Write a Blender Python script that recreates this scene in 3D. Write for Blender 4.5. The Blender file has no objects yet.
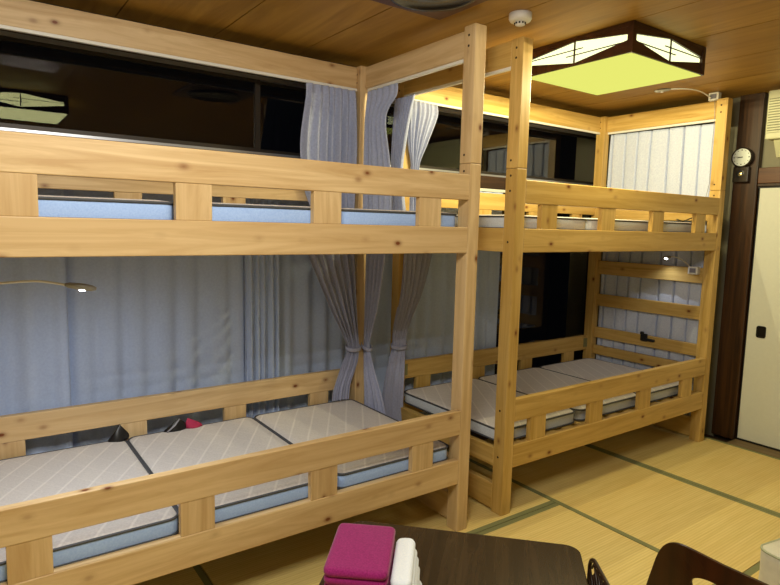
import bpy, bmesh, math, random
from mathutils import Vector, Matrix
random.seed(7)
SC = bpy.context.scene
COL = SC.collection

# ------------------------------------------------------------------ camera
CAM = (-1.9919, -2.0629, 1.5046)
YAW, PITCH, ROLL, FPX = 0.62303, -0.1124, 0.02431, 594.54
cy, sy, cp, sp = math.cos(YAW), math.sin(YAW), math.cos(PITCH), math.sin(PITCH)
F = Vector((sy*cp, cy*cp, sp)); R0 = Vector((cy, -sy, 0)); U0 = R0.cross(F)
R = R0*math.cos(ROLL) + U0*math.sin(ROLL); U = -R0*math.sin(ROLL) + U0*math.cos(ROLL)
cd = bpy.data.cameras.new('camera'); cam = bpy.data.objects.new('camera', cd); COL.objects.link(cam)
cd.sensor_width = 36; cd.lens = FPX/780*36; cd.clip_start = .02
cam.matrix_world = Matrix(((R.x, U.x, -F.x, CAM[0]), (R.y, U.y, -F.y, CAM[1]), (R.z, U.z, -F.z, CAM[2]), (0, 0, 0, 1)))
SC.camera = cam
# ------------------------------------------------------------------ world (night outside) and exposure
w = bpy.data.worlds.new('night'); SC.world = w; w.use_nodes = True
w.node_tree.nodes['Background'].inputs[0].default_value = (.0006, .0007, .001, 1)
w.node_tree.nodes['Background'].inputs[1].default_value = 1
SC.view_settings.view_transform = 'Standard'; SC.view_settings.look = 'None'
SC.view_settings.exposure = 0; SC.view_settings.gamma = 1; SC.view_settings.use_curve_mapping = False
LAMP_NEAR_B_W = 104      # ceiling lamp over the right bunk
LAMP_BEHIND_W = 94      # ceiling lamp over the photographer

# ------------------------------------------------------------------ helpers
def lin(r, g, b):
    f = lambda c: (c/255/12.92) if c/255 <= .04045 else ((c/255+.055)/1.055)**2.4
    return (f(r), f(g), f(b), 1)

def tag(o, label=None, cat=None, group=None, kind=None):
    if label: o['label'] = label
    if cat: o['category'] = cat
    if group: o['group'] = group
    if kind: o['kind'] = kind
    return o

def thing(name, label, cat, loc=(0, 0, 0), rz=0, group=None):
    o = bpy.data.objects.new(name, None); COL.objects.link(o)
    o.location = loc; o.rotation_euler = (0, 0, rz); o.empty_display_size = .1
    return tag(o, label, cat, group)

def obj(name, bm, mats, parent=None, smooth=False, loc=None, rot=None):
    me = bpy.data.meshes.new(name)
    bmesh.ops.recalc_face_normals(bm, faces=bm.faces[:])
    bm.to_mesh(me); bm.free()
    if not isinstance(mats, (list, tuple)): mats = [mats]
    for m in mats: me.materials.append(m)
    if smooth:
        for p in me.polygons: p.use_smooth = True
    o = bpy.data.objects.new(name, me); COL.objects.link(o)
    if parent: o.parent = parent
    if loc is not None: o.location = loc
    if rot is not None: o.rotation_euler = rot
    return o

def add_box(bm, x0, x1, y0, y1, z0, z1, mi=0):
    vs = [bm.verts.new(p) for p in ((x0,y0,z0),(x1,y0,z0),(x1,y1,z0),(x0,y1,z0),(x0,y0,z1),(x1,y0,z1),(x1,y1,z1),(x0,y1,z1))]
    fs = []
    for q in ((0,3,2,1),(4,5,6,7),(0,1,5,4),(1,2,6,5),(2,3,7,6),(3,0,4,7)):
        f = bm.faces.new([vs[i] for i in q]); f.material_index = mi; fs.append(f)
    return vs

def box_bm(x0, x1, y0, y1, z0, z1, bev=.003, seg=2):
    bm = bmesh.new(); add_box(bm, x0, x1, y0, y1, z0, z1)
    if bev: bmesh.ops.bevel(bm, geom=bm.edges[:], offset=bev, segments=seg, affect='EDGES', profile=.5)
    return bm

def cbox(name, m, parent, x0, x1, y0, y1, z0, z1, bev=.003, seg=2, rot=None):
    """a board whose origin is its own centre"""
    c = ((x0+x1)/2, (y0+y1)/2, (z0+z1)/2); a, b, d = (x1-x0)/2, (y1-y0)/2, (z1-z0)/2
    return obj(name, box_bm(-a, a, -b, b, -d, d, bev, seg), m, parent, loc=c, rot=rot)

def add_tube(bm, pts, r, n=8, closed=False, mi=0, caps=True):
    pts = [Vector(p) for p in pts]; rings = []; N = len(pts)
    rr = r if isinstance(r, (list, tuple)) else [r]*N
    prev = None
    for i, p in enumerate(pts):
        if closed: t = pts[(i+1) % N]-pts[i-1]
        else: t = pts[min(i+1, N-1)]-pts[max(i-1, 0)]
        t.normalize()
        a = prev-t*prev.dot(t) if prev is not None else (Vector((0, 0, 1)) if abs(t.z) < .9 else Vector((1, 0, 0))).cross(t)
        a.normalize(); prev = a; b = t.cross(a)
        rings.append([bm.verts.new(p+(a*math.cos(k*2*math.pi/n)+b*math.sin(k*2*math.pi/n))*rr[i]) for k in range(n)])
    for i in range(N if closed else N-1):
        A, B = rings[i], rings[(i+1) % N]
        for k in range(n):
            f = bm.faces.new((A[k], A[(k+1) % n], B[(k+1) % n], B[k])); f.material_index = mi
    if not closed and caps:
        bm.faces.new(rings[0][::-1]).material_index = mi; bm.faces.new(rings[-1]).material_index = mi

def add_lathe(bm, prof, n=32, mi=0, axis='z'):
    """prof: list of (r, h)"""
    rings = []
    for r, h in prof:
        ring = []
        for k in range(n):
            a = 2*math.pi*k/n; p = (r*math.cos(a), r*math.sin(a), h)
            if axis == 'x': p = (h, r*math.cos(a), r*math.sin(a))
            ring.append(bm.verts.new(p))
        rings.append(ring)
    for A, B in zip(rings, rings[1:]):
        for k in range(n): bm.faces.new((A[k], A[(k+1) % n], B[(k+1) % n], B[k])).material_index = mi
    bm.faces.new(rings[0][::-1]).material_index = mi; bm.faces.new(rings[-1]).material_index = mi

def rrect(a, b, r, n=5):
    """rounded rectangle outline, half sizes a, b"""
    out = []
    for cx, cy_, s in ((a-r, b-r, 0), (-a+r, b-r, 1), (-a+r, -b+r, 2), (a-r, -b+r, 3)):
        for k in range(n+1):
            t = (s+k/n)*math.pi/2; out.append((cx+r*math.cos(t), cy_+r*math.sin(t)))
    return out

def add_loft(bm, a, b, r, prof, n=5, mi_side=0, mi_cap=0):
    """stack of rounded rectangles; prof = list of (inset, z)"""
    rings = []
    for ins, z in prof:
        rings.append([bm.verts.new((x, y, z)) for x, y in rrect(a-ins, b-ins, max(r-ins, .002), n)])
    for A, B in zip(rings, rings[1:]):
        m = len(A)
        for k in range(m): bm.faces.new((A[k], A[(k+1) % m], B[(k+1) % m], B[k])).material_index = mi_side
    bm.faces.new(rings[0][::-1]).material_index = mi_cap; bm.faces.new(rings[-1]).material_index = mi_cap

def add_prism(bm, poly, axis, d0, d1, mi=0):
    """poly of 2D points extruded along axis from d0 to d1"""
    def P(u, v, d): return {'x': (d, u, v), 'y': (u, d, v), 'z': (u, v, d)}[axis]
    A = [bm.verts.new(P(u, v, d0)) for u, v in poly]; B = [bm.verts.new(P(u, v, d1)) for u, v in poly]
    n = len(poly)
    for k in range(n): bm.faces.new((A[k], A[(k+1) % n], B[(k+1) % n], B[k])).material_index = mi
    bm.faces.new(A[::-1]).material_index = mi; bm.faces.new(B).material_index = mi

# ------------------------------------------------------------------ materials
def mat(name, col, rough=.6, metal=0, spec=.5, sheen=0):
    m = bpy.data.materials.new(name); m.use_nodes = True
    b = m.node_tree.nodes['Principled BSDF']
    b.inputs['Base Color'].default_value = col; b.inputs['Roughness'].default_value = rough
    b.inputs['Metallic'].default_value = metal; b.inputs['Specular IOR Level'].default_value = spec
    if sheen: b.inputs['Sheen Weight'].default_value = sheen
    return m

class NT:
    def __init__(s, m): s.t = m.node_tree; s.b = s.t.nodes['Principled BSDF']
    def n(s, kind, **kw):
        x = s.t.nodes.new(kind)
        for k, v in kw.items(): setattr(x, k, v)
        return x
    def l(s, a, b): s.t.links.new(a, b)
    def coords(s, scale, rand=True, rot=(0, 0, 0), kind='Object'):
        tc = s.n('ShaderNodeTexCoord'); mp = s.n('ShaderNodeMapping'); mp.inputs['Scale'].default_value = scale
        mp.inputs['Rotation'].default_value = rot
        src = tc.outputs[kind]
        if rand:
            oi = s.n('ShaderNodeObjectInfo'); mu = s.n('ShaderNodeMath', operation='MULTIPLY'); mu.inputs[1].default_value = 37.0
            s.l(oi.outputs['Random'], mu.inputs[0])
            ad = s.n('ShaderNodeVectorMath', operation='ADD'); s.l(src, ad.inputs[0]); s.l(mu.outputs[0], ad.inputs[1]); src = ad.outputs[0]
        s.l(src, mp.inputs[0]); return mp.outputs[0]
    def noise(s, vec, scale, detail=3, rough=.5, dist=0):
        x = s.n('ShaderNodeTexNoise'); x.inputs['Scale'].default_value = scale; x.inputs['Detail'].default_value = detail
        x.inputs['Roughness'].default_value = rough; x.inputs['Distortion'].default_value = dist; s.l(vec, x.inputs['Vector']); return x.outputs[0]
    def ramp(s, fac, stops):
        x = s.n('ShaderNodeValToRGB'); e = x.color_ramp.elements
        while len(e) < len(stops): e.new(.5)
        for el, (p, c) in zip(e, stops): el.position = p; el.color = c
        s.l(fac, x.inputs[0]); return x.outputs[0]
    def mix(s, fac, a, b, mode='MIX'):
        x = s.n('ShaderNodeMix', data_type='RGBA', blend_type=mode)
        for inp, v in ((x.inputs[0], fac), (x.inputs[6], a), (x.inputs[7], b)):
            if hasattr(v, 'is_output') or isinstance(v, bpy.types.NodeSocket): s.l(v, inp)
            else: inp.default_value = v
        return x.outputs[2]
    def bump(s, h, strength=.2, dist=.01):
        x = s.n('ShaderNodeBump'); x.inputs['Strength'].default_value = strength; x.inputs['Distance'].default_value = dist
        s.l(h, x.inputs['Height']); s.l(x.outputs[0], s.b.inputs['Normal'])

def pine(name, axis, c_light=(218, 190, 144), c_dark=(188, 154, 106), knots=True):
    m = mat(name, (1, 1, 1, 1), .42, spec=.35); t = NT(m)
    k = {'x': (.9, 14, 14), 'y': (14, .9, 14), 'z': (14, 14, .9)}[axis]
    v = t.coords(k); f = t.noise(v, 1.6, 6, .62, 1.1)
    col = t.ramp(f, [(.30, lin(*c_dark)), (.62, lin(*c_light))])
    v2 = t.coords(tuple(.25*q for q in k)); f2 = t.noise(v2, 1.2, 2)
    col = t.mix(t.ramp(f2, [(.4, (0, 0, 0, 1)), (.7, (1, 1, 1, 1))]), col, t.mix(.55, col, lin(*c_dark)))
    if knots:
        kk = {'x': (6.5, 10.5, 10.5), 'y': (10.5, 6.5, 10.5), 'z': (10.5, 10.5, 6.5)}[axis]
        v3 = t.coords(kk); vo = t.n('ShaderNodeTexVoronoi'); vo.inputs['Scale'].default_value = 1.0; t.l(v3, vo.inputs['Vector'])
        kf = t.ramp(vo.outputs['Distance'], [(.055, (1, 1, 1, 1)), (.085, (.55, .55, .55, 1)), (.16, (.12, .12, .12, 1)), (.24, (0, 0, 0, 1))])
        col = t.mix(kf, col, lin(112, 58, 22))
    t.l(col, t.b.inputs['Base Color']); t.bump(f, .06, .002)
    return m
PX, PY, PZ = pine('pine_along_x', 'x'), pine('pine_along_y', 'y'), pine('pine_upright', 'z')
right_tones = dict(c_light=(212, 178, 108), c_dark=(178, 142, 70))      # yellower, more saturated pine tones for the right bunk
OX, OY, OZ = pine('yellow_pine_along_x', 'x', **right_tones), pine('yellow_pine_along_y', 'y', **right_tones), pine('yellow_pine_upright', 'z', **right_tones)

def dark_wood(name, axis, a, b, rough=.35, sc=1.0):
    m = mat(name, (1, 1, 1, 1), rough, spec=.4); t = NT(m)
    k = {'x': (1.2, 30, 30), 'y': (30, 1.2, 30), 'z': (30, 30, 1.2)}[axis]
    f = t.noise(t.coords(tuple(q*sc for q in k)), 1.5, 4, .6, .5)
    t.l(t.ramp(f, [(.3, lin(*a)), (.7, lin(*b))]), t.b.inputs['Base Color']); t.bump(f, .08, .002); return m
DZ = dark_wood('dark_post_wood', 'z', (36, 21, 8), (76, 47, 20), .4)
DY = dark_wood('dark_beam_wood', 'y', (58, 34, 18), (104, 66, 38), .45)
DX = dark_wood('dark_frame_wood', 'x', (34, 22, 14), (66, 44, 26), .5)
TBL = dark_wood('table_veneer', 'y', (46, 36, 24), (66, 52, 36), .25, .8)
ZAI = dark_wood('zaisu_veneer', 'z', (44, 22, 8), (66, 34, 14), .3, .5)
LAMPW = dark_wood('lamp_frame_wood', 'x', (40, 20, 10), (70, 38, 20), .4)

def ceiling_mat():
    m = mat('ceiling_plywood', (1, 1, 1, 1), .5, spec=.3); t = NT(m)
    f = t.noise(t.coords((7, .7, 7), False), 1.6, 4, .6, 1.2)
    f2 = t.noise(t.coords((1.1, .5, 1), False), 1.5, 2)
    c = t.ramp(f, [(.3, lin(152, 114, 46)), (.7, lin(186, 146, 68))])
    c = t.mix(t.ramp(f2, [(.35, (0, 0, 0, 1)), (.7, (.5, .5, .5, 1))]), c, lin(138, 100, 38))
    t.l(c, t.b.inputs['Base Color']); return m
CEIL = ceiling_mat()

def tatami_mat():
    m = mat('tatami_rush', (1, 1, 1, 1), .65, spec=.25); t = NT(m)
    v = t.coords((1, 1, 1), False)
    w1 = t.n('ShaderNodeTexWave', wave_type='BANDS', bands_direction='Y'); w1.inputs['Scale'].default_value = 22
    w1.inputs['Distortion'].default_value = .25; w1.inputs['Detail'].default_value = 1; t.l(v, w1.inputs['Vector'])
    f = t.noise(t.coords((2.0, 55, 1)), 1.4, 3, .6)
    c = t.ramp(f, [(.25, lin(218, 194, 120)), (.75, lin(240, 218, 150))])
    c = t.mix(.16, c, t.ramp(w1.outputs[0], [(.1, lin(160, 126, 66)), (.55, lin(234, 214, 144))]))
    f2 = t.noise(t.coords((1.3, 1.3, 1)), 1.2, 2)
    c = t.mix(t.ramp(f2, [(.4, (0, 0, 0, 1)), (.75, (.35, .35, .35, 1))]), c, lin(220, 182, 104))
    t.l(c, t.b.inputs['Base Color']); t.bump(w1.outputs[0], .25, .003); return m
TAT = tatami_mat()
TBORD = mat('tatami_border_cloth', lin(128, 130, 88), .8)

def plaster(name, c, bump=.1):
    m = mat(name, lin(*c), .85, spec=.2); t = NT(m); f = t.noise(t.coords((1, 1, 1), False), 60, 4)
    t.l(t.ramp(f, [(.3, lin(*[q*.985 for q in c])), (.7, lin(*c))]), t.b.inputs['Base Color']); t.bump(f, bump, .003); return m
WALLM = plaster('sand_plaster', (196, 188, 162))
GWALL = plaster('grey_plaster', (132, 128, 108))
FUS = plaster('fusuma_paper', (216, 218, 204), .03)

def cloth(name, a, b, rough=.9, transl=0.0, sc=90):
    m = mat(name, lin(*a), rough, spec=.15, sheen=.2); t = NT(m)
    f = t.noise(t.coords((1, 1, 1)), sc, 3); f2 = t.noise(t.coords((1, 1, .4)), 4, 2)
    c = t.ramp(f, [(.3, lin(*a)), (.7, lin(*b))]); t.l(c, t.b.inputs['Base Color'])
    if transl:
        tr = t.n('ShaderNodeBsdfTranslucent'); t.l(c, tr.inputs[0]); mx = t.n('ShaderNodeMixShader'); mx.inputs[0].default_value = transl
        t.l(t.b.outputs[0], mx.inputs[1]); t.l(tr.outputs[0], mx.inputs[2]); t.l(mx.outputs[0], t.t.nodes['Material Output'].inputs[0])
    t.bump(f, .1, .001); return m
CURT = cloth('bunk_curtain_cloth', (164, 172, 200), (180, 188, 216), transl=.15)
WCURT = cloth('window_curtain_cloth', (192, 208, 240), (202, 218, 248), transl=.12)
DRAPE = cloth('tied_drape_cloth', (160, 164, 190), (174, 178, 206), transl=.1)
ECURT = cloth('end_curtain_cloth', (206, 216, 244), (220, 230, 252), transl=.12)

def quilt():
    m = mat('quilted_mattress_cloth', (1, 1, 1, 1), .9, spec=.1, sheen=.2); t = NT(m)
    v = t.coords((1, 1, 1), False, (0, 0, math.radians(32)))
    w1 = t.n('ShaderNodeTexWave', wave_type='BANDS', bands_direction='X', wave_profile='SIN'); w1.inputs['Scale'].default_value = 3.4; t.l(v, w1.inputs['Vector'])
    v2 = t.coords((1, 1, 1), False, (0, 0, math.radians(-32)))
    w2 = t.n('ShaderNodeTexWave', wave_type='BANDS', bands_direction='X', wave_profile='SIN'); w2.inputs['Scale'].default_value = 3.4; t.l(v2, w2.inputs['Vector'])
    l1 = t.ramp(w1.outputs[0], [(.0, (1, 1, 1, 1)), (.05, (0, 0, 0, 1))]); l2 = t.ramp(w2.outputs[0], [(.0, (1, 1, 1, 1)), (.05, (0, 0, 0, 1))])
    ln = t.mix(.25, l1, l2, 'ADD')
    f = t.noise(t.coords((1, 1, 1)), 120, 3)
    c = t.ramp(f, [(.3, lin(202, 196, 192)), (.7, lin(216, 210, 206))])
    c = t.mix(t.mix(.7, (0, 0, 0, 1), ln), c, lin(232, 226, 220))
    t.l(c, t.b.inputs['Base Color'])
    inv = t.n('ShaderNodeMath', operation='MULTIPLY_ADD'); inv.inputs[1].default_value = -1; inv.inputs[2].default_value = 1; t.l(ln, inv.inputs[0])
    t.bump(inv.outputs[0], .16, .004); return m
QUILT = quilt()
MSIDE = cloth('mattress_side_cloth', (158, 188, 244), (172, 202, 252), sc=150)
WSIDE = cloth('pale_mattress_side_cloth', (198, 206, 216), (212, 220, 230), sc=150)
PIPE = mat('grey_piping', lin(74, 76, 82), .7)

BLACK = mat('black_plastic', lin(18, 18, 20), .4)
WHITE = mat('white_plastic', lin(226, 226, 224), .35)
RAILW = mat('white_curtain_rail', lin(228, 226, 216), .35)
STEEL = mat('galvanised_steel', lin(150, 160, 168), .35, .8)
BOLT = mat('dark_bolt', lin(66, 48, 30), .45, .5)
ALU = mat('aluminium_frame', lin(176, 178, 184), .35, .7)
BRONZE = mat('bronze_sash', lin(52, 46, 40), .45, .4)

def glass():
    m = mat('window_glass', (1, 1, 1, 1), 0, spec=.5); b = m.node_tree.nodes['Principled BSDF']
    b.inputs['Transmission Weight'].default_value = 1; b.inputs['IOR'].default_value = 1.45; return m
GLASS = glass()

def emit(name, col, s):
    m = bpy.data.materials.new(name); m.use_nodes = True; t = m.node_tree; t.nodes.clear()
    e = t.nodes.new('ShaderNodeEmission'); o = t.nodes.new('ShaderNodeOutputMaterial')
    e.inputs[0].default_value = col; e.inputs[1].default_value = s; t.links.new(e.outputs[0], o.inputs[0]); return m

# ------------------------------------------------------------------ the room
XL, XR, YF, YB, ZC = -3.1, 2.60, -3.7, 1.22, 2.48
def struct(name, bm, m, parent=None, **k):
    o = obj(name, bm, m, parent, **k)
    if parent is None: o['kind'] = 'structure'
    return o
bm = bmesh.new(); add_box(bm, XL-.1, XR+.15, YF-.1, YB+.25, -.08, -.035); struct('floor', bm, mat('subfloor_boards', lin(70, 52, 32), .8))
# ceiling of plywood boards with open joints running away from the camera
bm = bmesh.new(); g0 = -1.341-.4825*4
add_box(bm, XL-.1, XR+.15, YF-.1, YB+.25, ZC+.012, ZC+.06, 1)
x = g0
while x < XR+.1:
    add_box(bm, max(x+.003, XL-.05), min(x+.4795, XR+.1), YF-.05, YB+.15, ZC, ZC+.012, 0); x += .4825
struct('ceiling', bm, [CEIL, mat('ceiling_joint_backing', lin(30, 20, 12), .9)])  # dark brown backing board shows through the open joints
bm = bmesh.new(); add_box(bm, XL-.1, XL, YF-.1, YB+.25, -.04, ZC); struct('wall_left', bm, WALLM)
bm = bmesh.new(); add_box(bm, XL, XR+.1, YF-.1, YF, -.04, ZC); struct('wall_front', bm, WALLM)
# back wall: low apron, middle beam, header, with openings for the two rows of windows
bm = bmesh.new(); add_box(bm, XL, XR, YB, YB+.12, -.04, .28); struct('wall_back', bm, WALLM)
struct('trim_1', box_bm(XL, XR, YB-.03, YB+.10, 2.325, ZC, .003), DX)             # header above transom windows
struct('trim_2', box_bm(XL, XR, YB-.06, YB+.10, 1.795, 1.885, .003), DX)          # beam between windows
bm = bmesh.new(); add_box(bm, XR, XR+.12, YF-.1, YB+.25, 1.966, ZC); add_box(bm, XR, XR+.12, .05, YB+.25, -.04, 1.966)
add_box(bm, XR, XR+.12, YF-.1, -1.98, -.04, 1.966); struct('wall_right', bm, GWALL)
struct('trim_3', box_bm(2.545, XR, -.115, .045, 0, ZC, .004), DZ)                # pillar
struct('trim_4', box_bm(2.55, XR+.02, YF, -.117, 1.858, 1.966, .004), DY)          # nageshi beam
struct('trim_5', box_bm(2.555, XR+.05, -1.98, -.117, 1.838, 1.857, .002), DX)       # door head track
struct('trim_6', box_bm(2.44, XR+.05, YF, -.117, -.035, .002, .002), dark_wood('threshold_wood', 'y', (110, 92, 62), (140, 120, 86), .6))  # threshold board
struct('trim_7', box_bm(2.545, XR+.05, -2.09, -1.982, 0, 1.856, .004), DZ)
def window(name, z0, z1, xs, fm, y):
    """a row of sliding sashes: aluminium frame with a mullion at each x, one pane between each pair"""
    bm = bmesh.new()
    add_box(bm, xs[0], xs[-1], y-.035, y+.035, z0, z0+.018); add_box(bm, xs[0], xs[-1], y-.035, y+.035, z1-.018, z1)
    fr = struct(name, bm, ALU)
    for i, (a, b) in enumerate(zip(xs, xs[1:])):
        yy = y-.012 if i % 2 else y+.012; s = bmesh.new()
        for (p, q, r_, t) in ((a-.012, a+.018, z0+.018, z1-.018), (b-.018, b+.012, z0+.018, z1-.018), (a+.018, b-.018, z0+.018, z0+.04), (a+.018, b-.018, z1-.036, z1-.018)):
            add_box(s, p, q, yy-.011, yy+.011, r_, t)
        sh = obj('sash', s, fm, fr)
        pb = bmesh.new(); add_box(pb, a+.018, b-.018, yy-.002, yy+.002, z0+.04, z1-.036); obj('window_pane', pb, GLASS, sh)
    return fr
XS = [-3.09, -1.96, -.59, 1.12, 2.59]
window('window_1', 1.885, 2.325, XS, BRONZE, YB+.02)
window('window_2', .28, 1.795, [-3.09, -1.95, -.8, .35, 1.5, 2.59], BRONZE, YB+.02)
# sliding paper doors
for i, (a, b, xx) in enumerate(((-1.06, -.117, 2.585), (-1.98, -1.03, 2.61))):
    d = struct('door_%d' % (i+1), box_bm(xx-.010, xx+.010, a+.012, b-.012, .016, 1.826, .001), FUS)
    bm = bmesh.new()
    add_box(bm, xx-.012, xx+.012, a, b, .003, .016); add_box(bm, xx-.012, xx+.012, a, b, 1.826, 1.838)
    add_box(bm, xx-.012, xx+.012, a, a+.012, .016, 1.826); add_box(bm, xx-.012, xx+.004, b-.012, b-.006, .016, 1.826)
    obj('door_frame', bm, BLACK, d)
    hy = -.222 if i == 0 else -1.87
    bm = bmesh.new(); o_ = rrect(.031, .042, .014); i_ = rrect(.023, .034, .010); X0 = xx-.010
    def ring(pts, x): return [bm.verts.new((x, hy+u, .818+v)) for u, v in pts]
    A, B, C, D = ring(o_, X0), ring(o_, X0-.006), ring(i_, X0-.006), ring(i_, X0-.001)
    for P_, Q_ in ((A, B), (B, C), (C, D)):
        for k in range(len(P_)): bm.faces.new((P_[k], P_[(k+1) % len(P_)], Q_[(k+1) % len(P_)], Q_[k]))
    bm.faces.new(D); obj('door_pull', bm, mat('blackened_pull', lin(34, 32, 28), .35, .6), d)

# tatami mats
def tatami(label, x0, x1, y0, y1, along):
    t = thing('tatami_mat', label, 'tatami mat', ((x0+x1)/2, (y0+y1)/2, -.034), 0, 'tatami mats covering the floor')
    a, b = (x1-x0)/2-.001, (y1-y0)/2-.001
    obj('mat_surface', box_bm(-a, a, -b, b, 0, .034, .002), TAT, t)
    for s in (-1, 1):
        if along == 'x': bb = box_bm(-a, a, *sorted((s*b, s*(b-.03))), .030, .0342, .0002, 1)
        else: bb = box_bm(*sorted((s*a, s*(a-.03))), -b, b, .030, .0342, .0002, 1)
        obj('border', bb, TBORD, t)
tatami('straw tatami mat in front of the sliding door, touching its threshold', 1.525, 2.438, -.965, .855, 'y')
tatami('straw tatami mat in the open floor, midway between table and sliding door', .613, 1.523, -.965, .855, 'y')
tatami('straw tatami mat beneath the dark table and the wooden posts between both bunks', -1.208, .611, -.965, -.06, 'x')
tatami('shaded tatami mat beneath the gap between the two bunks', -1.208, .611, -.058, .855, 'x')
tatami('straw tatami mat beneath the white cushion stool', .613, 2.438, -1.877, -.967, 'x')
tatami('straw tatami mat beneath the near end of the dark table', -1.208, .611, -1.877, -.967, 'x')
tatami('tatami mat below the lower left bunk, at the left edge', -2.12, -1.21, -.965, .855, 'y')
TL4 = ('tatami mat in the left corner of the room, below the left bunk', 'tatami mat left of the dark table, in front of the left bunk', 'tatami mat behind the photographer, on the left side', 'tatami mat behind the photographer, behind the dark floor chair')
for k, (a, b, c, d, al) in enumerate(((XL+.01, -2.122, -.965, .855, 'y'), (XL+.01, -1.21, -1.877, -.967, 'x'), (XL+.01, -.4, -2.79, -1.879, 'x'), (-.398, 2.438, -2.79, -1.879, 'x'))):
    tatami(TL4[k], a, b, c, d, al)
bm = bmesh.new(); add_box(bm, XL, XR, .857, YB+.02, -.035, -.001); add_box(bm, XL, 2.44, YF, -2.792, -.035, -.001)
struct('trim_8', bm, mat('floor_edge_board', lin(96, 74, 44), .7))

# ------------------------------------------------------------------ ceiling lamps
LF = emit('lamp_paper_light', (.82, .84, .17, 1), 1.0)
LS = emit('lamp_side_light', (.92, .95, .50, 1), 1.7)
LF2 = emit('bright_lamp_paper_light', (.85, .84, .38, 1), 5.5)
def ceiling_lamp(label, cx, cy_, watts, bottom, side, col):
    t = thing('ceiling_lamp', label, 'ceiling light', (cx, cy_, ZC))
    A = .330; z1, z0 = -.001, -.143
    bm = bmesh.new()
    # top rim, bottom rim and corner posts
    for s in (-1, 1):
        add_box(bm, -A, A, *sorted((s*A, s*(A-.02))), -.022, z1); add_box(bm, *sorted((s*A, s*(A-.02))), -A+.02, A-.02, -.022, z1)
        add_box(bm, -A, A, *sorted((s*A, s*(A-.016))), z0, z0+.014); add_box(bm, *sorted((s*A, s*(A-.016))), -A+.016, A-.016, z0, z0+.014)
        for q in (-1, 1): add_box(bm, *sorted((s*(A+.0012), s*(A-.028))), *sorted((q*(A+.0012), q*(A-.028))), z0-.0012, z1-.0012)
    # fret pieces: slim triangles that leave a long diamond of light
    a = A-.028
    for s in (-1, 1):
        for ax in 'xy':
            for zr, zt in (((z0+.014), z0+.060), (-.022, -.056)):
                for e in (-1, 1):
                    add_prism(bm, [(e*a, zr), (0, zr), (e*a, zt)], ax, *sorted((s*(A-.003), s*(A-.013))))
    obj('lamp_frame', bm, LAMPW, t)
    bm = bmesh.new()
    for s in (-1, 1):
        for ax in 'xy':
            d0, d1 = sorted((s*(A-.001), s*(A-.006)))
            for (u0, u1, v0, v1) in ((-.004, .004, z0, z1), (-a, .05, -.092, -.088), (-.05, a, -.066, -.062)):
                if ax == 'x': add_box(bm, d0, d1, u0, u1, v0, v1)
                else: add_box(bm, u0, u1, d0, d1, v0, v1)
    obj('lattice', bm, LAMPW, t)
    obj('light_panel', box_bm(-A+.010, A-.010, -A+.010, A-.010, z0-.003, z0+.001, 0), bottom, t)
    bm = bmesh.new()
    for s in (-1, 1):
        for ax in 'xy':
            d0, d1 = sorted((s*(A-.014), s*(A-.019)))
            if ax == 'x': add_box(bm, d0, d1, -a, a, z0+.01, -.015)
            else: add_box(bm, -a, a, d0, d1, z0+.01, -.015)
    obj('side_panel', bm, side, t)
    n = 4
    for i in range(n):
        for j in range(n):
            l = bpy.data.lights.new('lamp_tube', 'POINT'); l.energy = watts/n/n; l.color = col; l.shadow_soft_size = 0
            lo = bpy.data.objects.new('lamp_tube', l); COL.objects.link(lo); lo.parent = t
            lo.location = ((i-(n-1)/2)*.15, (j-(n-1)/2)*.15, z0-.02)
    return t
ceiling_lamp('square dark wood ceiling lamp with glowing yellow panel over the right bunk', .915, -.033, LAMP_NEAR_B_W, LF, LS, (1, .88, .50))
ceiling_lamp('square dark wood ceiling lamp seen only as a reflection in the upper window', -1.58, -1.36, LAMP_BEHIND_W, LF2, LF2, (1, .95, .88))

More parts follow.
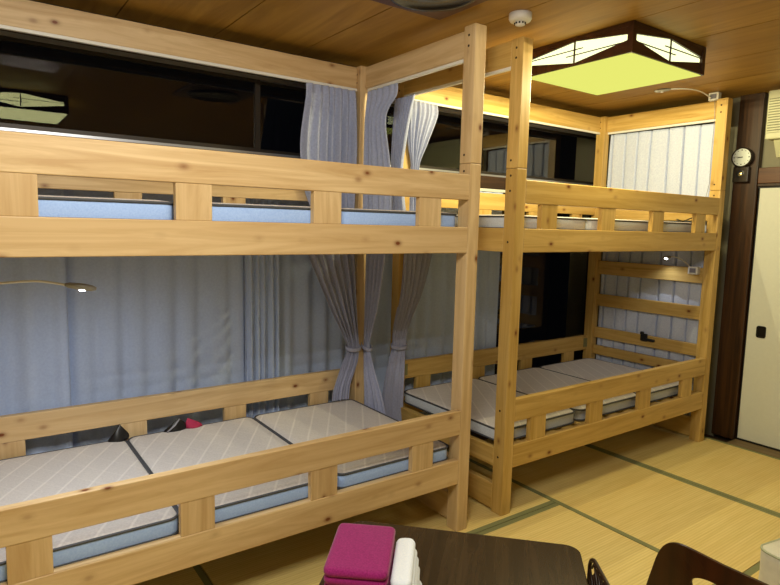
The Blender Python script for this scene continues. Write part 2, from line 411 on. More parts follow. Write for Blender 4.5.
# ------------------------------------------------------------------ bunk beds
LEN, WID, PW, PD, RT, ZTOP, ZJ = 2.10, 1.031, .070, .076, .036, 2.422, 1.80
def bunk(label, x0, y0, slat_side, BALC, PX=PX, PY=PY, PZ=PZ):
    t = thing('bunk_bed', label, 'bunk bed', (x0, y0, 0))
    for px in (0, LEN-PW):
        for py in (0, WID-PD):
            p = cbox('post', PZ, t, px, px+PW, py, py+PD, 0, ZJ-.0006, .004)
            q = cbox('upper_post', PZ, t, px, px+PW, py, py+PD, ZJ+.0006, ZTOP, .004)
            # bolt heads on the inner/left faces and the steel mending plate on the joint
            for (yy, zz) in ((py+PD*.55, ZTOP-.045), (py+PD*.55, ZTOP-.092), (py+PD*.6, ZJ+.04), (py+PD*.55, ZJ-.035), (py+PD*.55, 1.435), (py+PD*.55, .31), (py+PD*.55, 1.69), (py+PD*.55, .56)):
                bm = bmesh.new(); add_tube(bm, [(-.001, 0, 0), (.003, 0, 0)], .006, 10)
                obj('bolt', bm, BOLT, q if zz > ZJ else p, loc=Vector((px, yy, zz))-(q if zz > ZJ else p).location)
            cbox('joint_plate', STEEL, t, px+PW-.0005, px+PW+.002, py+.010, py+.030, ZJ-.045, ZJ+.045, .0005, 1)
    xa, xb = PW, LEN-PW
    for y, nm in ((0, 'front'), (WID-RT, 'back')):
        for z0, z1, n in ((.250, .373, 'side_rail'), (.500, .620, 'guard_rail'), (1.384, 1.505, 'side_rail'), (1.630, 1.747, 'guard_rail')):
            cbox(n, PX, t, xa, xb, y, y+RT, z0, z1, .004, 3)
        for z0, z1 in ((.373, .500), (1.505, 1.630)):
            for c in BALC: cbox('baluster', PZ, t, c-.062, c+.062, y+.003, y+RT-.003, z0, z1, .002)
    cbox('top_rail', PX, t, xa, xb, WID-RT, WID, 2.297, 2.418, .004, 3)
    for x in (0, LEN-RT):
        cbox('end_top_rail', PY, t, x, x+RT, PD, WID-PD, 2.297, 2.418, .004, 3)
        for z0, z1 in ((.250, .350), (1.384, 1.505), (.015, .155)):
            cbox('end_rail', PY, t, x, x+RT, PD, WID-PD, z0, z1, .004, 3)
    xs = LEN-RT if slat_side > 0 else 0
    for z0, z1 in ((.470, .545), (.612, .700), (.880, .978), (1.145, 1.255), (1.590, 1.715)):
        cbox('end_slat', PY, t, xs, xs+RT, PD, WID-PD, z0, z1, .004, 3)
    cbox('curtain_rail', RAILW, t, xa, xb, WID-RT-.002, WID-RT+.016, 2.282, 2.297, .001)
    for x in ((0, LEN-RT)):
        xx = x+.004 if x == 0 else x+.014
        cbox('curtain_rail', RAILW, t, xx, xx+.018, PD, WID-PD, 2.282, 2.297, .001)
    for zz in (.345, 1.475):   # slatted bed base on two bearers
        bm = bmesh.new()
        for k in range(13):
            u = xa+.03+(xb-xa-.14)*k/12; add_box(bm, u, u+.08, RT, WID-RT, zz, zz+.015)
        obj('bed_slats', bm, PY, t)
        for y in (RT, WID-RT-.03): cbox('bearer', PX, t, xa, xb, y, y+.03, zz-.035, zz, .001)
    # painted bracket pads on the back inner corners of the lower guard rail
    for px in (xa, xb-.05):
        cbox('corner_bracket', mat('green_grey_bracket', lin(128, 126, 84), .6), t, px, px+.05, WID-RT-.0035, WID-RT, .525, .600, .001)
    return t
GX = .2371
bunk('wooden bunk bed at the left, its near end running out of the picture', -LEN, 0, -1, (.233, .758, 1.282, 1.804))
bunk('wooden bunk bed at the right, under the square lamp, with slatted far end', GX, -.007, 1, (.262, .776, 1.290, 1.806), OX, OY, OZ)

# ------------------------------------------------------------------ mattresses (three folding sections each)
def mattress(label, x0, y0, z0, length=1.955, width=.93, side=None, cr=.045):
    t = thing('mattress', label, 'mattress', (x0, y0, z0), 0, 'tri fold mattresses on the bunks')
    L3 = length/3; H = .078
    for k in range(3):
        bm = bmesh.new(); a, b = L3/2-.0055, width/2
        add_loft(bm, a, b, cr, [(.012, 0), (.003, .006), (0, .013), (0, H-.016), (.003, H-.008), (.012, H-.002), (.05, H+.002)], 5, 0, 1)
        bm.faces.ensure_lookup_table()
        for f in bm.faces:
            zc = f.calc_center_median().z
            f.material_index = 1 if zc > H-.006 else 0
        s = obj('mattress_section', bm, [side or MSIDE, QUILT], t, True, loc=(L3*(k+.5), width/2, 0))
        for zz in (.009, H-.008):
            bm = bmesh.new(); add_tube(bm, [(x, y, zz) for x, y in rrect(a+.001, b+.001, cr, 6)], .0052, 6, True)
            obj('piping', bm, PIPE, s, True)
    return t
mattress('beige quilted mattress on the lower level of the left bunk', -2.04, .040, .362)
mattress('blue sided mattress on the upper level of the left bunk, above the bright reading lamp', -2.04, .040, 1.492)
mattress('quilted mattress on the lower level of the right bunk', GX+.042, .066, .362, 1.985, .885, WSIDE, .06)
mattress('mattress on the upper level of the right bunk, seen through its guard rail', GX+.042, .066, 1.495, 1.985, .885, WSIDE, .06)

# ------------------------------------------------------------------ curtains
def smooth(t): return t*t*(3-2*t)
def curtain(name, label, rows, folds, m, group=None, nu=None, nv=40, nrm=(0, 1, 0), seed=0, wave=.6, parent=None, sharp=False, thick=.0016):
    """rows: list of (P0, P1, amplitude, sag) from top to bottom; cloth interpolated between them"""
    rnd = random.Random(seed); nu = nu or folds*10
    ph = [rnd.uniform(-.35, .35) for _ in range(folds+3)]; am = [rnd.uniform(.6, 1.2) for _ in range(folds+3)]
    bm = bmesh.new(); grid = []; K = len(rows)-1; nrm = Vector(nrm)
    for j in range(nv+1):
        s = j/nv*K; i = min(int(s), K-1); f = s-i
        if K > 1: # catmull-like smoothing
            f2 = f
        else: f2 = f
        def cr(a, b, c, d, t): return .5*((2*b)+(-a+c)*t+(2*a-5*b+4*c-d)*t*t+(-a+3*b-3*c+d)*t*t*t)
        R_ = [rows[max(i-1, 0)], rows[i], rows[i+1], rows[min(i+2, K)]]
        P0 = cr(*[Vector(r[0]) for r in R_], f2); P1 = cr(*[Vector(r[1]) for r in R_], f2)
        z = None; amp = rows[i][2]*(1-f)+rows[i+1][2]*f
        row = []
        for k in range(nu+1):
            u = k/nu; q = u*folds; c = int(q); fr = q-c
            loc_ph = ph[c]*(1-fr)+ph[c+1]*fr; loc_am = am[c]*(1-fr)+am[c+1]*fr
            th = 2*math.pi*(q+loc_ph*(.4+.6*j/nv))
            wv = math.sin(th)+.3*math.sin(2*th+seed)*wave+.25*math.sin(th*.5+seed+j/nv*1.2)
            if sharp:   # broad flat pleats with narrow valleys
                wv = 1-2*math.exp(-((abs(math.sin(th/2)))/.16)**2)+.10*math.sin(th)
            p = P0.lerp(P1, u)+nrm*(amp*loc_am*wv)
            row.append(bm.verts.new(p))
        grid.append(row)
    for j in range(nv):
        for k in range(nu): bm.faces.new((grid[j][k], grid[j][k+1], grid[j+1][k+1], grid[j+1][k]))
    o = obj(name, bm, m, parent, True)
    md = o.modifiers.new('cloth_thickness', 'SOLIDIFY'); md.thickness = thick; md.offset = 0
    if label: tag(o, label, 'curtain', group)
    return o

# long curtains over the lower window, hung on the white rail below the beam
cbox('curtain_track', RAILW, None, XL+.05, 1.50, 1.128, 1.150, 1.770, 1.790, .001)
tag(bpy.data.objects['curtain_track'], 'thin white curtain rail on the beam above the grey blue curtains', 'curtain rail')
WG = 'long curtains over the lower window'
def wc(label, xa, xb, n, seed, amp=.016, y=1.13):
    curtain('window_curtain', label, [((xa, y+.008, 1.768), (xb, y+.008, 1.768), .008), ((xa, y+.004, 1.2), (xb, y+.004, 1.2), amp*.8), ((xa, y, .6), (xb, y, .6), amp), ((xa, y, .09), (xb, y, .09), amp*1.2)], n, WCURT, WG, seed=seed, nv=24)
wc('grey blue window curtain behind the reading lamp at the left edge', -2.75, -1.60, 9, 3, .015, 1.125)
wc('grey blue window curtain behind the middle of the left bunk', -1.62, -.70, 7, 5, .014, 1.150)
wc('grey blue window curtain with close dark folds, left of and behind the tied drape', -.71, -.50, 5, 9, .020, 1.125)
wc('grey blue window curtain behind the corner posts between the two bunks', -.505, .42, 8, 19, .014, 1.152)
wc('grey blue window curtain behind the two bare posts of the right bunk', .40, 1.33, 8, 12, .015, 1.125)

# upper curtains of the left bunk
BG = 'pleated curtains gathered at the bunk corners'
curtain('bunk_curtain', 'pleated grey blue curtain on the back rail of the left upper bunk',
        [((-.405, .985, 2.280), (-.088, .985, 2.280), .008), ((-.412, .972, 2.20), (-.090, .972, 2.20), .012), ((-.445, .965, 1.95), (-.090, .965, 1.95), .021), ((-.425, .965, 1.72), (-.095, .965, 1.72), .017), ((-.37, .965, 1.575), (-.10, .965, 1.575), .014)],
        7, CURT, BG, seed=2, nu=120)
curtain('bunk_curtain', 'pale curtain on the end rail of the left upper bunk, right of its corner post',
        [((-.020, .945, 2.280), (-.020, .655, 2.280), .008), ((-.025, .945, 2.21), (-.03, .650, 2.21), .012), ((-.03, .945, 2.10), (-.03, .745, 2.10), .016), ((-.03, .945, 1.85), (-.03, .69, 1.83), .018), ((-.03, .945, 1.58), (-.03, .67, 1.58), .015)],
        5, CURT, BG, nrm=(1, 0, 0), seed=4, nu=90)
curtain('bunk_curtain', 'grey curtain leaning off the left end rail of the right upper bunk',
        [((GX-.016, 1.02, 2.280), (GX-.016, .815, 2.280), .009), ((GX-.02, 1.02, 2.18), (GX-.018, .85, 2.18), .013), ((GX-.02, 1.03, 1.98), (GX-.018, .90, 1.98), .013), ((GX-.02, 1.03, 1.83), (GX-.018, .92, 1.83), .012), ((GX-.02, 1.03, 1.58), (GX-.018, .88, 1.58), .013)],
        7, CURT, BG, nrm=(1, 0, 0), seed=6)
curtain('bunk_curtain', 'pale curtain slanting down from the back rail of the right upper bunk to a tie',
        [((.262, .945, 2.280), (.535, .983, 2.280), .008), ((.258, .935, 2.20), (.520, .965, 2.20), .012), ((.268, .932, 2.02), (.425, .945, 2.02), .014), ((.30, .932, 1.87), (.365, .945, 1.87), .010), ((.31, .96, 1.70), (.41, .96, 1.70), .014), ((.31, .96, 1.58), (.43, .96, 1.58), .014)],
        7, CURT, BG, seed=8)
# lower curtains, tied to the posts
LG = 'tied drapes below the upper bunks'
def tie(parent, c, rx, ry, m=DRAPE, h=.022):
    bm = bmesh.new(); n = 28; rings = []
    for dz, k in ((-h/2, 1.0), (-h/4, 1.04), (h/4, 1.04), (h/2, 1.0)):
        rings.append([bm.verts.new((c[0]+rx*k*math.cos(2*math.pi*i/n), c[1]+ry*k*math.sin(2*math.pi*i/n), c[2]+dz+.012*math.sin(2*math.pi*i/n))) for i in range(n)])
    for A, B in zip(rings, rings[1:]):
        for i in range(n): bm.faces.new((A[i], A[(i+1) % n], B[(i+1) % n], B[i]))
    o = obj('tie_band', bm, m, parent, True); md = o.modifiers.new('band_thickness', 'SOLIDIFY'); md.thickness = .003
c = curtain('tied_drape', 'grey drape below the left upper bunk, sweeping rightwards down to its corner post tie',
        [((-.420, .965, 1.380), (-.085, .965, 1.380), .010), ((-.40, .958, 1.32), (-.085, .955, 1.32), .015), ((-.27, .945, 1.03), (-.080, .940, 1.05), .018), ((-.172, .935, .84), (-.075, .925, .86), .013), ((-.145, .932, .765), (-.075, .915, .775), .010), ((-.185, .935, .66), (-.075, .925, .68), .013), ((-.24, .93, .52), (-.12, .93, .55), .015), ((-.25, .93, .455), (-.13, .93, .455), .015)],
        6, DRAPE, LG, seed=21, nv=56, nu=110)
tie(c, (-.108, .925, .768), .050, .030)
c = curtain('tied_drape', 'grey drape tied right of the left bunk\'s corner post, hanging past its mattress end',
        [((-.020, .945, 1.380), (-.020, .735, 1.380), .010), ((-.02, .945, 1.31), (-.02, .740, 1.31), .014), ((-.02, .94, 1.05), (-.02, .79, 1.05), .017), ((-.02, .94, .84), (-.015, .87, .84), .012), ((-.015, .95, .762), (-.012, .89, .765), .009), ((-.012, .95, .62), (-.005, .845, .64), .013), ((-.01, .945, .45), (.0, .745, .45), .018), ((-.01, .945, .22), (.0, .67, .22), .02), ((-.01, .945, .05), (0, .66, .05), .02)],
        5, DRAPE, LG, nrm=(1, 0, 0), seed=23, nv=64, nu=100)
tie(c, (-.014, .920, .765), .030, .042)
c = curtain('tied_drape', 'grey drape of the right lower bunk, tied at its left back post',
        [((GX+.02, .94, 1.380), (.525, .975, 1.380), .012), ((GX+.02, .93, 1.31), (.515, .965, 1.31), .018), ((GX+.01, .93, 1.08), (.44, .955, 1.08), .020), ((GX-.03, .94, .86), (.325, .94, .86), .014), ((GX-.04, .94, .74), (.295, .93, .745), .010), ((GX-.07, .94, .62), (.285, .92, .63), .014), ((GX-.10, .94, .45), (GX+.03, .90, .45), .017), ((GX-.10, .94, .25), (GX+.01, .88, .25), .019), ((GX-.10, .94, .08), (GX+.01, .87, .08), .019)],
        6, DRAPE, LG, nrm=(.5, -.8, 0), seed=27, nv=64, nu=110)
tie(c, (.245, .936, .742), .060, .032)
# curtain over the far end of the right bunk
EX = GX+LEN
curtain('end_curtain', 'white box pleated curtain closing the slatted far end of the right bunk',
        [((EX+.036, .945, 2.282), (EX+.036, .105, 2.274), .018), ((EX+.040, .95, 2.0), (EX+.040, .105, 2.0), .026), ((EX+.040, .95, 1.2), (EX+.04, .10, 1.2), .026), ((EX+.04, .95, .12), (EX+.04, .10, .12), .026)],
        7, ECURT, None, nu=280, nv=20, nrm=(-1, 0, 0), seed=31, sharp=True)

# ------------------------------------------------------------------ gooseneck reading lamps
def reading_lamp(label, clip, neck, head0, head1, led_dir, watts, rot_clip=0):
    t = thing('reading_lamp', label, 'reading lamp', clip, 0, 'clip on gooseneck reading lamps')
    L = lambda p: tuple(Vector(p)-Vector(clip))
    cl = cbox('clip', WHITE, t, -.022, .022, -.035, .035, -.028, .028, .006, 3)
    obj('button_panel', box_bm(-.0235, -.0215, -.022, .022, -.016, .016, .0005, 1), mat('grey_label', lin(120, 120, 134), .5), cl)
    bm = bmesh.new(); pts = [Vector(L(p)) for p in neck]; out = []
    for i in range(len(pts)-1):
        a, b, c_, d = pts[max(i-1, 0)], pts[i], pts[i+1], pts[min(i+2, len(pts)-1)]
        for k in range(8):
            s = k/8; out.append(.5*((2*b)+(-a+c_)*s+(2*a-5*b+4*c_-d)*s*s+(-a+3*b-3*c_+d)*s*s*s))
    out.append(pts[-1]); add_tube(bm, out, .0042, 8); obj('gooseneck', bm, WHITE, t, True)
    h0, h1 = Vector(L(head0)), Vector(L(head1)); bm = bmesh.new()
    add_tube(bm, [h0, h0.lerp(h1, .15), h0.lerp(h1, .5), h0.lerp(h1, .85), h1], [.005, .010, .0125, .0105, .005], 12)
    obj('lamp_head', bm, mat('lamp_head_grey', lin(140, 138, 132), .4), t, True)
    c_ = h0.lerp(h1, .55); dv = Vector(led_dir).normalized()
    bm = bmesh.new(); add_lathe(bm, [(.012, 0), (.009, .003), (.003, .0045)], 16)
    o = obj('led', bm, emit('led_white', (.92, .95, 1, 1), 14), t, loc=c_+dv*.0105); o.rotation_euler = dv.to_track_quat('Z', 'Y').to_euler()
    l = bpy.data.lights.new('led_beam', 'SPOT'); l.energy = watts; l.color = (.85, .92, 1); l.spot_size = 2.95; l.spot_blend = .8; l.shadow_soft_size = 0
    lo = bpy.data.objects.new('led_beam', l); COL.objects.link(lo); lo.parent = t; lo.location = c_+dv*.018
    lo.rotation_euler = (-dv).to_track_quat('Z', 'Y').to_euler()
    return t
reading_lamp('lit white gooseneck reading lamp at the left edge, over the left lower bunk', (-2.042, .30, 1.26),
             [(-2.03, .30, 1.265), (-1.99, .28, 1.278), (-1.90, .25, 1.286), (-1.80, .22, 1.292), (-1.72, .20, 1.279)], (-1.72, .20, 1.279), (-1.625, .19, 1.262), (.05, .15, -1), 16)
reading_lamp('lit white gooseneck lamp clipped to the far end slat of the right lower bunk', (EX-.059, .136, 1.235),
             [(EX-.065, .15, 1.25), (EX-.08, .21, 1.30), (EX-.09, .27, 1.325), (EX-.09, .30, 1.325)], (EX-.09, .30, 1.325), (EX-.09, .36, 1.312), (-.5, -.1, -.8), 2.5)
reading_lamp('unlit white gooseneck lamp clipped to the top right corner of the right bunk', (EX-.03, .105, 2.4475),
             [(EX-.05, .12, 2.44), (EX-.20, .12, 2.462), (EX-.38, .12, 2.452), (EX-.50, .16, 2.44)], (EX-.50, .16, 2.44), (EX-.60, .21, 2.418), (0, 0, -1), .0)
led = bpy.data.objects.get('led.002')
led.data.materials.clear(); led.data.materials.append(mat('led_lens_off', lin(214, 216, 222), .3))
bm = bmesh.new(); add_tube(bm, [(EX-.055, .09, 2.42), (EX-.052, .083, 2.3), (EX-.054, .085, 2.1), (EX-.052, .083, 1.85), (EX-.06, .10, 1.72)], .0018, 6)
tag(obj('lamp_cord', bm, mat('grey_cord', lin(150, 150, 160), .5), None, True), 'thin grey cord hanging down the right bunk from the unlit top lamp', 'cord')
bm = bmesh.new(); add_tube(bm, [(EX-.05, .30, 1.60), (EX-.07, .24, 1.585), (EX-.06, .18, 1.61), (EX-.05, .13, 1.635), (EX-.055, .10, 1.62)], .004, 6)
tag(obj('power_cord', bm, BLACK, None, True), 'dark cord looped at the far end of the right upper bunk', 'cord')
# black clamp on slat
t = thing('clamp', 'black plastic clamp on the third slat at the far end of the right lower bunk', 'clamp', (EX-RT-.006, .492, .685))
cbox('clamp_body', BLACK, t, -.012, .006, -.028, .028, -.03, .03, .006); cbox('jaw', BLACK, t, -.030, -.006, -.095, -.01, -.022, -.002, .006); cbox('knob', BLACK, t, -.018, .004, .0, .03, .02, .045, .008)

# ------------------------------------------------------------------ small things on the lower left mattress
def slump(name, label, cat, x, y, z, w_, h_, m, m2=None, lean=.3):
    bm = bmesh.new(); n = 14; rows = []
    for j in range(7):
        v = j/6; row = []
        for k in range(n):
            a = 2*math.pi*k/n; rr = (1-v**1.6)*(1+.18*math.sin(3*a+v*4))
            row.append(bm.verts.new((x+w_*.5*rr*math.cos(a)+lean*w_*v, y+.022*rr*math.sin(a), z+h_*v)))
        rows.append(row)
    for A, B in zip(rows, rows[1:]):
        for k in range(n): bm.faces.new((A[k], A[(k+1) % n], B[(k+1) % n], B[k]))
    bm.faces.new(rows[0][::-1])
    o = obj(name, bm, m, None, True); tag(o, label, cat)
    if m2:
        bm = bmesh.new(); add_tube(bm, [(x-w_*.45, y-.026, z+.006), (x-w_*.1, y-.03, z+h_*.6), (x+lean*w_, y-.012, z+h_*.97)], .004, 6); obj('bag_strap', bm, m2, o, True)
MAG = cloth('magenta_terry', (128, 22, 92), (152, 38, 112), sc=220)
slump('small_pouch', 'black pouch on the back edge of the left lower mattress, at its fold', 'pouch', -1.425, .945, .440, .09, .075, BLACK, None, .1)
slump('small_bag', 'black bag with grey strap on the back edge of the left lower mattress', 'bag', -1.155, .945, .440, .11, .062, BLACK, mat('grey_strap', lin(150, 150, 160), .6), .15)
slump('magenta_cloth', 'crumpled crimson cloth beside the black bag on the left lower mattress', 'cloth', -1.062, .945, .440, .09, .055, mat('crimson_cloth', lin(170, 40, 80), .8), None, -.35)

# ------------------------------------------------------------------ low table
u_ = Vector((-.69, .724, 0)).normalized(); v_ = Vector((-.724, -.69, 0)).normalized(); K0 = Vector((-.199, -.80, 0))
TL_, TW_ = .86, .75; tc = K0+u_*TL_/2+v_*TW_/2; TZ = .35
t = thing('low_table', 'low dark brown wooden table with rounded corners at the bottom of the picture', 'table', (tc.x, tc.y, 0), math.atan2(-u_.y, -u_.x))
bm = bmesh.new(); add_loft(bm, TL_/2, TW_/2, .055, [(.012, TZ-.032), (.002, TZ-.028), (0, TZ-.022), (0, TZ-.004), (.0015, TZ-.001), (.004, TZ)], 8)
obj('tabletop', bm, TBL, t)
bm = bmesh.new(); add_loft(bm, TL_/2-.06, TW_/2-.06, .03, [(0, TZ-.085), (0, TZ-.032)], 4); obj('apron', bm, TBL, t)
for sx in (-1, 1):
    for sy_ in (-1, 1):
        bm = bmesh.new(); add_loft(bm, .03, .03, .008, [(.010, 0), (0, TZ-.085)], 3); obj('leg', bm, TBL, t, loc=(sx*(TL_/2-.10), sy_*(TW_/2-.10), 0))

# towels
def towel(name, label, cx, cy_, z, a, b, h, rz, m, group, layers=2, jit=.003, seed=0):
    t = thing(name, label, 'towel', (cx, cy_, z), rz, group); rnd = random.Random(seed)
    for k in range(layers):
        hh = h/layers; ja, jb = rnd.uniform(-jit, jit), rnd.uniform(-jit, jit)
        bm = bmesh.new()
        r = hh*.46
        add_loft(bm, a+ja, b+jb, r+.012, [(r, 0), (r*.35, hh*.12), (0, hh*.35), (0, hh*.65), (r*.35, hh*.90), (r, hh), (r+.01, hh*1.02)], 4)
        for vt in bm.verts:
            vt.co.z += .0022*math.sin(vt.co.x*55+seed+k)*math.cos(vt.co.y*43+seed) if vt.co.z > hh*.5 else 0
        obj('folded_layer', bm, m, t, True, loc=(0, 0, k*hh))
    return t
tl, tr, bl, br = Vector((-1.035, -.490)), Vector((-.895, -.611)), Vector((-1.224, -.691)), Vector((-1.089, -.820))
mc = (tl+tr+bl+br)/4; ang = math.atan2((tr-tl).y, (tr-tl).x)
HW, HD = .093, .138
MAGS = ['magenta folded towel on top of the purple pile', 'magenta folded towel second from the top of the purple pile', 'magenta folded towel third from the top of the purple pile', 'magenta folded towel at the bottom of the purple pile']
for k in range(4):
    towel('folded_towel', MAGS[3-k], mc.x, mc.y, TZ+.001+k*.0492, HW, HD, .048, ang, MAG, 'magenta towels piled on the low table', 2, .003, k)
WT = cloth('white_terry', (222, 232, 252), (236, 242, 255), sc=220)
ax_ = Vector((math.cos(ang), math.sin(ang))); ay_ = Vector((-math.sin(ang), math.cos(ang)))
pos = ['at the bottom of the white pile', 'second from the bottom of the white pile', 'third from the bottom of the white pile', 'fourth from the bottom of the white pile', 'second from the top of the white pile', 'on top of the white pile']
for k in range(6):
    off = HW+.034+(5-k)*.0045
    c_ = mc+ax_*off+ay_*.006
    towel('hand_towel', 'white folded hand towel '+pos[k], c_.x, c_.y, TZ+.001+k*.0272, .031, .125, .0262, ang, WT, 'white towels piled beside the magenta ones', 1, .003, 20+k)

# zaisu (legless floor chair): bent plywood back with an oval hand hole
def zaisu(label, loc, rz, wdt=.42, hgt=.47, holes='oval', m=ZAI):
    t = thing('floor_chair', label, 'floor chair', loc, rz, None)
    # back in local yz plane, thickness along x (chair faces -x ... seat on the -x side)
    bm = bmesh.new(); N = 48; hw = wdt/2
    def outer(a):   # superellipse-like rounded outline in (y, z)
        c, s = math.cos(a), math.sin(a); n_ = 5.0
        return (hw*math.copysign(abs(c)**(2/n_), c), math.copysign(abs(s)**(2/n_), s))
    zc, hz = hgt-.20, .20
    inn = [(.080*math.cos(2*math.pi*k/N)*1.0, .040*math.sin(2*math.pi*k/N)) for k in range(N)]
    rings = []
    bend = lambda y: .03*(y/hw)**2
    lay = [(0, 0), (.010, 0)]
    for dx in (0, .011):
        O = []; I = []
        for k in range(N):
            a = 2*math.pi*k/N; oy, oz = outer(a); oy += math.copysign(1, oy)*(1-oz)*.5*.11*abs(oy)/hw; O.append(bm.verts.new((dx+bend(oy)+.0, oy, zc+oz*hz)))
            iy, iz = inn[k]; iy += .018; I.append(bm.verts.new((dx+bend(iy), iy, zc+.088+iz)))
        rings.append((O, I))
    (O0, I0), (O1, I1) = rings
    for k in range(N):
        q = (k+1) % N
        bm.faces.new((O0[k], O0[q], I0[q], I0[k])); bm.faces.new((O1[k], I1[k], I1[q], O1[q]))
        bm.faces.new((O0[k], O1[k], O1[q], O0[q])); bm.faces.new((I0[k], I0[q], I1[q], I1[k]))
    obj('backrest', bm, m, t)
    bm = bmesh.new(); add_loft(bm, .21, .20, .05, [(.002, .010), (0, .014), (0, .022), (.002, .026)], 6); obj('seat', bm, m, t, loc=(.20, 0, 0))
    bm = bmesh.new(); add_prism(bm, [(.0, .0), (.012, .0), (.012, zc-hz+.03), (0, zc-hz+.03)], 'y', -hw*.55, hw*.55); obj('back_support', bm, m, t)
    return t
zaisu('dark brown floor chair with an oval hand hole in its back, beside the white cushion', (-.092, -1.250, .001), math.radians(-2), .43, .464)
# woven-back floor chair pushed up to the table's right side
t = thing('floor_chair', 'dark floor chair with a woven openwork back pushed up to the low table', 'floor chair', tuple(K0+v_*.112-u_*.022+Vector((0, 0, .001))), math.atan2(v_.y, v_.x)+math.radians(9), None)
WK = mat('dark_wicker', lin(44, 24, 14), .4); W_, H_ = .40, .385
arch = [(.02, 0, 0), (.006, 0, .12), (0, 0, .30)]+[(.055-.055*math.cos(a), 0, .33+.055*math.sin(a)) for a in [k*math.pi/12 for k in range(1, 7)]]
arch += [(W_-x, y, z) for x, y, z in reversed(arch)]
bm = bmesh.new(); add_tube(bm, arch, .007, 8); obj('back_frame', bm, WK, t, True)
bm = bmesh.new()
for k in range(-6, 12):
    for d in (-1, 1):
        x0 = .035*k*1.0; pts = []
        for q in range(9):
            zz = .06+q*.04; xx = x0+(d*.8*(zz-.06))+(0 if d > 0 else .28)
            if .012 < xx < W_-.012 and zz < H_-.003-(.055-min(xx, W_-xx, .055))**2*14: pts.append((xx, .004*d, zz))
        if len(pts) > 1: add_tube(bm, pts, .0042, 5)
obj('woven_back', bm, WK, t, True)
bm = bmesh.new(); add_loft(bm, W_/2-.01, .17, .04, [(0, .004), (0, .018)], 5); obj('seat', bm, WK, t, loc=(W_/2, -.18 if True else 0, 0))

# white cushion stool
t = thing('cushion_stool', 'cream white box cushion stool with piped edge at the bottom right', 'stool', (.775, -1.300, .001), math.radians(-10))
WV = cloth('cream_vinyl', (214, 212, 196), (226, 224, 208), .5, sc=30)
bm = bmesh.new(); add_loft(bm, .20, .20, .05, [(.012, 0), (.003, .008), (0, .03), (.004, .11), (.001, .19), (.002, .217), (.012, .226), (.03, .230), (.10, .236)], 7); obj('stool_body', bm, WV, t, True)
bm = bmesh.new(); add_tube(bm, [(x, y, .219) for x, y in rrect(.198, .198, .05, 7)], .005, 7, True); obj('piping', bm, mat('sage_piping', lin(176, 182, 156), .6), t, True)

# ------------------------------------------------------------------ wall clock on the pillar
t = thing('wall_clock', 'small dark pendulum wall clock with round white dial on the brown pillar', 'clock', (2.545, -.018, 1.870))
CW = dark_wood('clock_case_wood', 'z', (30, 24, 18), (52, 42, 32), .35)
bm = bmesh.new(); add_lathe(bm, [(.066, -.001), (.070, -.02), (.070, -.040), (.062, -.046), (.060, -.040)], 36, axis='x'); obj('clock_rim', bm, CW, t, loc=(0, 0, .172))
bm = bmesh.new(); add_lathe(bm, [(.0605, 0), (.0605, -.0012)], 36, axis='x'); obj('dial', bm, mat('dial_white', lin(214, 222, 214), .5), t, loc=(-.0405, 0, .172))
bm = bmesh.new()
for k in range(12):
    a = k*math.pi/6; y, z = .050*math.sin(a), .050*math.cos(a); s = .0028 if k % 3 else .0042
    add_box(bm, -.0425, -.0415, y-s, y+s, .172+z-s, .172+z+s)
obj('hour_mark', bm, mat('mark_grey', lin(110, 116, 112), .5), t)
for nm, a, ln, wd in (('hour_hand', math.radians(-97), .028, .0032), ('minute_hand', math.radians(-84), .042, .0022)):
    # angle from twelve, clockwise as seen from the room (towards -y is clockwise-right)
    d = Vector((0, -math.sin(a), math.cos(a))); n_ = Vector((0, d.z, -d.y)); bm = bmesh.new(); c_ = Vector((0, 0, .172))
    P = [c_-d*.008+n_*wd, c_+d*ln+n_*wd*.4, c_+d*ln-n_*wd*.4, c_-d*.008-n_*wd]
    add_prism(bm, [(p.y, p.z) for p in P], 'x', -.0455, -.0440); obj(nm, bm, BLACK, t)
obj('pendulum_case', box_bm(-.040, -.001, -.052, .052, -.002, .106, .005), CW, t)
bm = bmesh.new(); add_lathe(bm, [(.026, 0), (.026, -.002), (.020, -.0035)], 24, axis='x'); obj('pendulum_window', bm, BLACK, t, loc=(-.0405, 0, .058))
bm = bmesh.new(); add_lathe(bm, [(.014, 0), (.013, -.003), (.006, -.005)], 20, axis='x'); obj('pendulum', bm, mat('brass', lin(206, 190, 140), .25, .9), t, loc=(-.0440, .0, .054))

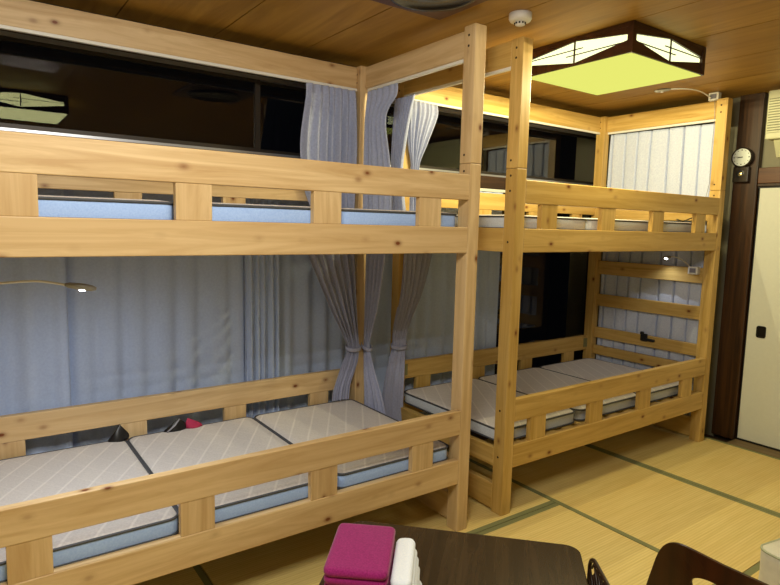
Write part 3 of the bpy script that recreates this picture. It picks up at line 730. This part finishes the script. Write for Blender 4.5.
# ------------------------------------------------------------------ air conditioner
AC = mat('aged_ivory_plastic', lin(186, 186, 150), .5)
t = thing('air_conditioner', 'ivory wall mounted air conditioner with slatted grille above the sliding door', 'air conditioner', (XR, -.675, 2.02))
obj('casing', box_bm(-.235, -.001, -.46, .46, .110, .425, .008), AC, t)
bm = bmesh.new(); add_prism(bm, [(-.13, 0.0), (-.001, 0.0), (-.001, .112), (-.200, .112)], 'y', -.44, .42); obj('lower_casing', bm, AC, t)
bm = bmesh.new(); add_box(bm, -.237, -.2345, -.45, .45, .150, .372); obj('grille_backing', bm, mat('grille_dark', lin(120, 122, 92), .6), t)
bm = bmesh.new()
for k in range(13): add_box(bm, -.243, -.2365, -.45, .45, .152+k*.017, .161+k*.017)
obj('grille', bm, AC, t)
bm = bmesh.new(); add_prism(bm, [(-.1755, .055), (-.150, .055), (-.180, .098), (-.204, .098)], 'y', -.43, .33); obj('air_outlet', bm, BLACK, t)

# ------------------------------------------------------------------ smoke detector and ceiling fitting
t = thing('smoke_detector', 'white round smoke detector on the ceiling above the bunk posts', 'smoke detector', (.128, -.082, ZC))
bm = bmesh.new(); add_lathe(bm, [(.052, 0), (.052, -.024), (.046, -.034), (.026, -.036)], 32); obj('detector_body', bm, WHITE, t, True)
bm = bmesh.new(); add_lathe(bm, [(.024, -.034), (.022, -.050), (.012, -.054)], 24); obj('sensor_cap', bm, WHITE, t, True)
bm = bmesh.new()
for k in range(10):
    a = k*math.pi/5; x_, y_ = .0235*math.cos(a), .0235*math.sin(a); add_box(bm, x_-.003, x_+.003, y_-.003, y_+.003, -.047, -.040)
obj('vent_slot', bm, BLACK, t)
t = thing('ceiling_vent', 'round black ceiling vent on a square brown plate at the top edge', 'ceiling vent', (-.385, -.075, ZC))
obj('mounting_plate', box_bm(-.245, .245, -.245, .245, -.022, -.0005, .004), dark_wood('vent_plate_wood', 'y', (70, 36, 16), (92, 50, 24), .35), t)
bm = bmesh.new(); add_lathe(bm, [(.190, -.02), (.196, -.030), (.182, -.040), (.168, -.036), (.150, -.026), (.06, -.032)], 48); obj('vent_ring', bm, mat('black_glossy_ring', lin(20, 16, 14), .2), t, True)
